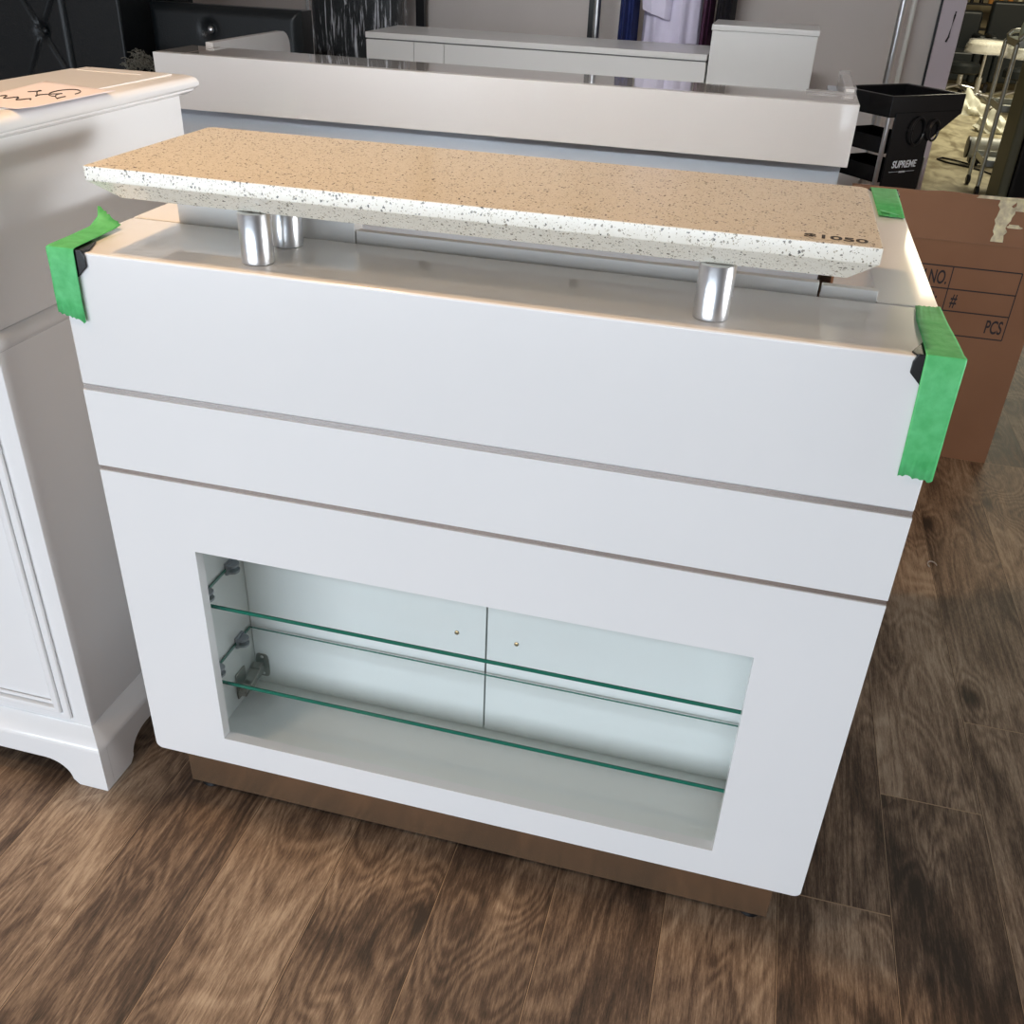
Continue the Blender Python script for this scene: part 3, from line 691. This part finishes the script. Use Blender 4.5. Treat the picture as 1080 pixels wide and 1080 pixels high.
# wrapped salon chair
wc = tag(empty('wrapped_salon_chair', (-1.13, 3.76, 0)), 'black high-backed salon chair wrapped in shiny clear stretch film', 'chair')
bm = B(); lathe(bm, (0, .1, 0), [(.27, 0), (.27, .015), (.05, .03), (.03, .05), (.03, .44)], 32); fin('pedestal', bm, chrome, wc, smooth=True)
box('seat', -.24, .24, -.14, .30, .44, .56, leather, wc, .03, seg=4)
box('backrest', -.235, .22, .02, .16, .58, 1.55, leather, wc, .05, seg=5)
for s in (-1, 1): box('armrest', s*.262-.03, s*.262+.03, -.12, .26, .60, .70, leather, wc, .02, seg=3)
bm = B(); rows = []
for i in range(41):
    v = i/40; row = []
    for k in range(60):
        a = 2*PI*k/60; ca, sa = math.cos(a), math.sin(a)
        wr_ = 1+.02*math.sin(a*11+v*25)+.015*math.sin(a*23-v*14)
        row.append(bm.verts.new((.255*math.copysign(abs(ca)**.55, ca)*wr_-.005, .09+.12*math.copysign(abs(sa)**.6, sa)*wr_, .75+.88*v)))
    rows.append(row)
for i in range(40):
    for k in range(60): j = (k+1) % 60; bm.faces.new((rows[i][k], rows[i][j], rows[i+1][j], rows[i+1][k]))
fin('stretch_film', bm, film, wc, smooth=True)

# ================================================================== black salon trolley
tr = tag(empty('salon_trolley', (1.335, 2.66, 0), math.atan2(.66, .75)), 'black salon trolley with printed side panel behind the cardboard box', 'trolley')
def tray(z, d, name, t=.004):
    bm = B(); x0, x1, y0, y1 = 0.016, .19, 0.016, .25
    bx(bm, x0, x1, y0, y1, z, z+t)
    for a in ((x0, x1, y0, y0+t), (x0, x1, y1-t, y1), (x0, x0+t, y0, y1), (x1-t, x1, y0, y1)): bx(bm, *a, z, z+d)
    return fin(name, bm, black_gloss, tr, .002)
bm = B()   # top tray with rim
bx(bm, 0, .33, 0, .26, 1.0, 1.01)
for a in ((-.01, .35, -.008, .006), (-.01, .35, .254, .268), (-.01, .004, 0, .262), (.326, .35, 0, .262)): bx(bm, *a, .985, 1.055)
fin('top_tray', bm, black_gloss, tr, .004)
for z in (.86, .76, .60, .40, .2): tray(z, .055, 'tray')
for x in (.006, .2):
    for y in (.006, .256):
        bm = B(); tube(bm, [(x, y, .08), (x, y, .985)], .0085, 12); fin('leg', bm, steel, tr, smooth=True)
        bm = B(); lathe(bm, (x-.012, y, .032), [(.028, 0), (.032, .004), (.032, .020), (.028, .024)], 20, 'x'); tube(bm, [(x, y, .03), (x, y, .085)], .006, 8)
        fin('caster', bm, dark, tr, smooth=True)
# printed panel (front face, normal -y of trolley) with flared tool holder
bm = B(); prism(bm, [(.02, -.012, .10), (.205, -.012, .10), (.205, -.012, .90), (.335, -.012, .985), (.34, -.012, 1.0), (.02, -.012, 1.0)], (0, .008, 0))
pn = fin('printed_panel', bm, black_gloss, tr, .002)
for (cx_, r) in ((.135, .046), (.215, .034)):
    bm = B(); rr = []
    for k in range(32): rr.append((cx_+r*.75*math.cos(2*PI*k/32), -.016-.006*math.sin(PI*k/32), .925+.012+r*math.sin(2*PI*k/32)))
    tube(bm, rr, .004, 8, True); fin('tool_ring', bm, dark, tr, smooth=True)
box('edge_strip', .206, .213, -.014, .0, .10, .845, steel, tr, 0)
Mx = Matrix.Translation((.052, -.0135, .815)) @ Matrix.Rotation(PI/2, 4, 'X')
text('panel_lettering', 'SUPREME', .034, Mx, pr('silver_print', (.85, .90, .95), .4), pn, .0004, sx=.86, bold=.0008, shear=.12)
bm = B(); bx(bm, .045, .088, -.0139, -.0131, .8005, .8017); bx(bm, .128, .170, -.0139, -.0131, .8005, .8017)
for k in range(5): bx(bm, .093+.0066*k, .0975+.0066*k, -.0139, -.0131, .797, .803)
fin('panel_underline', bm, MATS['silver_print'], pn)
# lilac board leaning beside the trolley
# ================================================================== cardboard box
cb = tag(empty('cardboard_box', (1.52, 2.08, 0)), 'large open brown cardboard box with printed form on its front', 'box')
bx0, bx1, by1, bz = -.31, .313, .42, .725
for a in ((bx0, bx1, 0, .006), (bx0, bx1, by1-.006, by1), (bx0, bx0+.006, .0065, by1-.0065), (bx1-.006, bx1, .0065, by1-.0065)): box('box_wall', *a, 0, bz, card, cb, 0)
box('box_bottom', bx0+.007, bx1-.007, .007, by1-.007, .001, .008, card, cb, 0)
def flap(p0, p1, d, name='flap'):
    p0, p1, d = Vector(p0), Vector(p1), Vector(d); e = (p1-p0).normalized(); nv = e.cross(d).normalized()*.005
    bm = B(); pts = []
    for k in range(15): pts.append(p0+e*(p1-p0).length*k/14)
    top = [p+d*(1+random.uniform(-.02, .015)) for p in pts[::-1]]
    prism(bm, pts+top, nv); return fin(name, bm, card, cb)
flap((bx0+.004, .001, bz+.001), (bx1-.004, .001, bz+.001), (0, .012, .140))
flap((bx0+.004, by1-.006, bz+.001), (bx1-.004, by1-.006, bz+.001), (0, .11, -.13+.02))
flap((bx1-.001, .01, bz+.001), (bx1-.001, by1-.01, bz+.001), (.10, 0, -.09))
# crease on the flap
bm = B()
for cx_ in (.094-.105,): bx(bm, cx_, cx_+.003, .002, .0035, bz+.008, bz+.135)
# parcel tape remnants
bm = B(); rnd = random.Random(11)
def torn(x0, x1, z0, z1, n=12):
    L = [(x0+rnd.uniform(-.006, .006), z0+(z1-z0)*k/n) for k in range(n+1)]; R = [(x1+rnd.uniform(-.008, .008), z1+(z0-z1)*k/n) for k in range(n+1)]
    prism(bm, [(x, -.0066+(z-bz)*.082, z) for x, z in L+R], (0, -.0012, 0))
torn(.125, .165, bz+.012, bz+.139); torn(.06, .185, bz+.133, bz+.142, 3); torn(.165, .21, bz+.105, bz+.139, 5); torn(.16, .20, bz+.055, bz+.066, 3)
tag(fin('parcel_tape', bm, box_tape, cb), 'torn shiny parcel tape')
# printed form
bm = B()
def ln(x0, x1, z0, z1): bx(bm, x0, x1, -.0012, -.0002, z0, z1)
X0, X1 = -.17, .245; XD = .045
for z in (.648, .578, .508, .431): ln(X0, X1, z-.0019, z+.0019)
for x in (X0, X1): ln(x-.0015, x+.0015, .431, .648)
ln(XD-.0015, XD+.0015, .508, .648)
fin('form_lines', bm, ink, cb)
for body, x, z, al in (('ITEM NO.', .036, .592, 'RIGHT'), ('COLOR:', .020, .524, 'RIGHT'), ('#', .062, .524, 'LEFT'), ('PCS', .236, .450, 'RIGHT')):
    text('form_lettering', body, .060, Matrix.Translation((x, -.0006, z)) @ Matrix.Rotation(PI/2, 4, 'X'), ink, cb, .0004, align=al, sx=.52, bold=.0009)

# ================================================================== rear room (seen past the wall end)
# silver trolley
ft = tag(empty('utility_trolley', (2.43, 6.55, 0)), 'silver grey wheeled trolley with three trays near the right edge', 'trolley')
for y in (0, .42):
    for x in (0, .09) if y == 0 else (0, .5):
        bm = B(); pts = [(x, y, .07), (x, y, .98)] + [(x+.05*(1-math.cos(a)), y, .98+.06*math.sin(a)) for a in (PI/6, PI/3, PI/2)] + [(x+.12, y, 1.045)]
        tube(bm, pts, .015, 10); fin('frame_tube', bm, alu, ft, smooth=True)
for z in (.20, .56, .96):
    bm = B(); bx(bm, .0, .5, 0, .42, z, z+.008)
    for a in ((0, .5, 0, .006), (0, .5, .414, .42), (0, .006, 0, .42), (.494, .5, 0, .42)): bx(bm, *a, z, z+.045)
    fin('tray', bm, alu, ft, .003)
for x in (0, .5):
    for y in (0, .42):
        bm = B(); lathe(bm, (x-.014, y, .035), [(.03, 0), (.035, .005), (.035, .023), (.03, .028)], 20, 'x'); tube(bm, [(x, y, .035), (x, y, .08)], .008, 8); fin('caster', bm, dark, ft, smooth=True)
bo = empty('spray_bottle', (2.49, 6.68, .969)); tag(bo, 'pale bottle standing on the top tray of the silver trolley', 'bottle')
bm = B(); lathe(bm, (0, 0, 0), [(.035, 0), (.04, .01), (.04, .12), (.03, .15), (.016, .165)], 24); fin('bottle_body', bm, pr('pale_green_plastic', (.5, .58, .5), .4), bo, smooth=True)
bm = B(); lathe(bm, (0, 0, .1655), [(.018, 0), (.018, .03), (.012, .045)], 20); fin('cap', bm, pr('grey_cap', (.35, .4, .4), .4), bo, smooth=True)
# dark tall cabinet in front of it
dk = tag(empty('black_cabinet', (2.85, 6.25, 0)), 'tall black cabinet side with olive edge at the right edge of the view', 'cabinet')
box('body', -.33, .55, -.25, .12, .0, 1.02, black_gloss, dk, .02)
box('edge_trim', -.395, -.331, -.25, .12, 0, 1.0, olive, dk, .02, seg=3)
# hair dryer with cord
hd = tag(empty('hood_dryer', (2.52, 7.8, 0)), 'grey and white cylindrical dryer body lying on the beige floor', 'dryer')
bm = B(); lathe(bm, (0, 0, .135), [(.070, 0), (.078, .01), (.08, .05), (.078, .28), (.06, .30)], 32, 'x'); fin('housing', bm, pr('pale_grey_plastic', (.50, .52, .50), .35), hd, smooth=True)
bm = B(); lathe(bm, (-.018, 0, .135), [(.06, 0), (.083, .003), (.083, .017)], 32, 'x'); fin('end_cap', bm, dark, hd, smooth=True)
bm = B(); tube(bm, [(.03, -.04, .028), (.09, -.04, .028)], .028, 16); bx(bm, .02, .24, -.05, .05, .02, .06); fin('dryer_base', bm, dark, hd, smooth=True)
bm = B(); tube(bm, [(.02, -.04, .012), (-.06, .10, .008), (-.15, .18, .007), (-.20, .10, .007), (-.14, -.02, .007), (0, -.14, .007), (.10, -.26, .007), (.16, -.4, .007)], .007, 8)
fin('power_cord', bm, dark, hd, smooth=True)
# white bags on the floor
def bag(name, x, y, sx, sy, sz, label, seed):
    rnd = random.Random(seed); bm = B(); bmesh.ops.create_icosphere(bm, subdivisions=4, radius=1)
    ph = [rnd.uniform(0, 6) for _ in range(6)]
    for v in bm.verts:
        p = v.co.copy(); f = 1+.13*math.sin(p.x*5+ph[0])*math.sin(p.y*4+ph[1])+.08*math.sin(p.z*9+ph[2]+p.x*6)+.04*math.sin(p.x*17+p.z*13+ph[3])
        pk = 1+.35*max(0, p.z)*math.exp(-(p.x+.3)**2*3)
        v.co = Vector((p.x*sx*f, p.y*sy*f, max(0, (p.z*.75+.25)*sz*f*pk)))
    return tag(fin(name, bm, plastic_bag, smooth=True, loc=(x, y, 0)), label, 'bag')
bag('plastic_bag', 2.95, 10.9, .17, .14, .17, 'crumpled white plastic bag on the floor under the chrome stools', 2)
bag('plastic_bag', 3.03, 9.7, .17, .13, .14, 'crumpled white plastic bag on the floor beside the silver trolley', 9)
# wrapped stools with chrome star bases
def stool(x, y, mat, label, rz, wrap=False, z=.60):
    t = tag(empty('salon_stool', (x, y, 0), rz), label, 'stool')
    bm = B(); lathe(bm, (0, 0, z), [(.17, 0), (.20, .02), (.20, .09), (.17, .12), (.05, .125)], 32); fin('seat', bm, mat, t, smooth=True)
    bm = B(); lathe(bm, (0, 0, .10), [(.03, 0), (.03, .2), (.016, .21), (.016, z-.101)], 16); fin('column', bm, chrome, t, smooth=True)
    for k in range(5):
        a = 2*PI*k/5; c_, s_ = math.cos(a), math.sin(a)
        bm = B(); tube(bm, [(.02*c_, .02*s_, .13), (.16*c_, .16*s_, .11), (.28*c_, .28*s_, .065)], .016, 8); fin('leg', bm, chrome, t, smooth=True)
        bm = B(); lathe(bm, (.28*c_-.015, .28*s_, .027), [(.024, 0), (.027, .004), (.027, .026), (.024, .03)], 14, 'x'); fin('caster', bm, dark, t, smooth=True)
    if wrap:
        bm = B(); rows = []
        for i in range(9):
            v = i/8; rows.append([bm.verts.new(((.205+.03*v+.012*math.sin(k*1.7+i))*math.cos(2*PI*k/30), (.205+.03*v+.012*math.sin(k*1.3))*math.sin(2*PI*k/30), z+.13-.13*v)) for k in range(30)])
        for i in range(8):
            for k in range(30): j = (k+1) % 30; bm.faces.new((rows[i][k], rows[i][j], rows[i+1][j], rows[i+1][k]))
        fin('clear_wrap', bm, bubble, t, smooth=True)
    return t
stool(3.10, 11.55, cream, 'cream salon stool with chrome star base behind the silver trolley', .2, True, .55)
stool(3.42, 11.0, cushion, 'grey salon stool in clear wrap with chrome base beside the cream stool', .9, True, .56)
stool(2.50, 11.7, leather, 'black salon stool with chrome star base nearest the lilac wall end', .5, False, .30)
stool(3.02, 12.35, leather, 'low black salon stool with chrome star base directly under the cream stool seat', 1.3, False, .26)
stool(3.62, 12.05, leather, 'low black salon stool with chrome star base under the grey wrapped stool seat', .1, False, .26)
# black armchairs further back
def armchair(x, y, w, h, label):
    t = tag(empty('black_armchair', (x, y, 0)), label, 'armchair')
    box('seat', -w/2+.1, w/2-.1, 0, .5, .12, .45, leather, t, .03, seg=3); box('backrest', -w/2+.02, w/2-.02, .505, .65, .1, h, leather, t, .04, seg=3)
    for s in (-1, 1): box('armrest', s*(w/2-.05)-.045, s*(w/2-.05)+.045, 0, .5, .1, .64, leather, t, .03, seg=3)
    for sx in (-1, 1):
        for sy in (.05, .58): box('foot', sx*(w/2-.1)-.02, sx*(w/2-.1)+.02, sy-.02, sy+.02, 0, .099, dark, t, 0)
    return t
armchair(2.98, 12.9, .62, .88, 'black armchair standing behind the stools nearer the lilac wall end')
armchair(3.72, 12.9, .78, 1.0, 'taller black armchair standing behind the stools by the right edge')
# shelf of products at the far wall
sh = tag(empty('product_shelf', (3.3, 14.5, 0)), 'low dark product shelf at the far wall behind the armchairs', 'shelf')
for x in (-.9, .87): box('side_panel', x, x+.03, 0, .3, 0, 1.3, dark, sh, 0)
for z in (.3, .6, .9, 1.2): box('shelf_board', -.869, .869, 0, .3, z, z+.02, dark, sh, 0)
cols = [pr('amber_bottle', (.5, .22, .05), .3), pr('ivory_bottle', (.7, .66, .5), .4), pr('orange_bottle', (.7, .28, .06), .4), pr('grey_bottle', (.3, .3, .27), .4), black_gloss]
nm = ['amber', 'ivory', 'orange', 'grey', 'black']
for z in (.921, 1.221):
    for k in range(14):
        c = random.randrange(5); bm = B(); r = random.uniform(.022, .035); h = random.uniform(.12, .22)
        lathe(bm, (0, 0, 0), [(r, 0), (r, h*.7), (r*.4, h*.82), (r*.4, h)], 16)
        tag(fin('product_bottle', bm, cols[c], smooth=True, loc=(2.55+.12*k, 14.62, z)), f'{nm[c]} product bottle on the far dark shelf', 'bottle', f'{nm[c]} bottles on the far shelf')
# small litter on the plank floor
bm = B(); tube(bm, [(1.585+.012*math.cos(t), 1.35+.018*math.sin(t), .002) for t in [k*.5 for k in range(9)]], .0018, 6)
tag(fin('wire_ring', bm, steel, smooth=True), 'tiny curled wire on the plank floor near the cardboard box', 'wire')
# ceiling lamp body, plus an added frame for the rear fill lamp
for nme, x, y, sx, sy, lab in (('ceiling_light', -.4, .05, .16, .16, 'square ceiling light above the near desk'), ('ceiling_light', .3, -2.2, .72, .15, 'added long frame around the rear fill lamp, between the storefront and the near desk')):
    t = tag(empty(nme, (x, y, 3.35)), lab, 'light'); bm = B(); frame_ring(bm, (-sx-.03, sx+.03, -sy-.03, sy+.03), (-sx, sx, -sy, sy), 0, .06)
    bmesh.ops.rotate(bm, verts=bm.verts, cent=(0, 0, 0), matrix=Matrix.Rotation(-PI/2, 3, 'X')); bmesh.ops.translate(bm, verts=bm.verts, vec=(0, 0, -.001)); fin('frame', bm, white2, t)
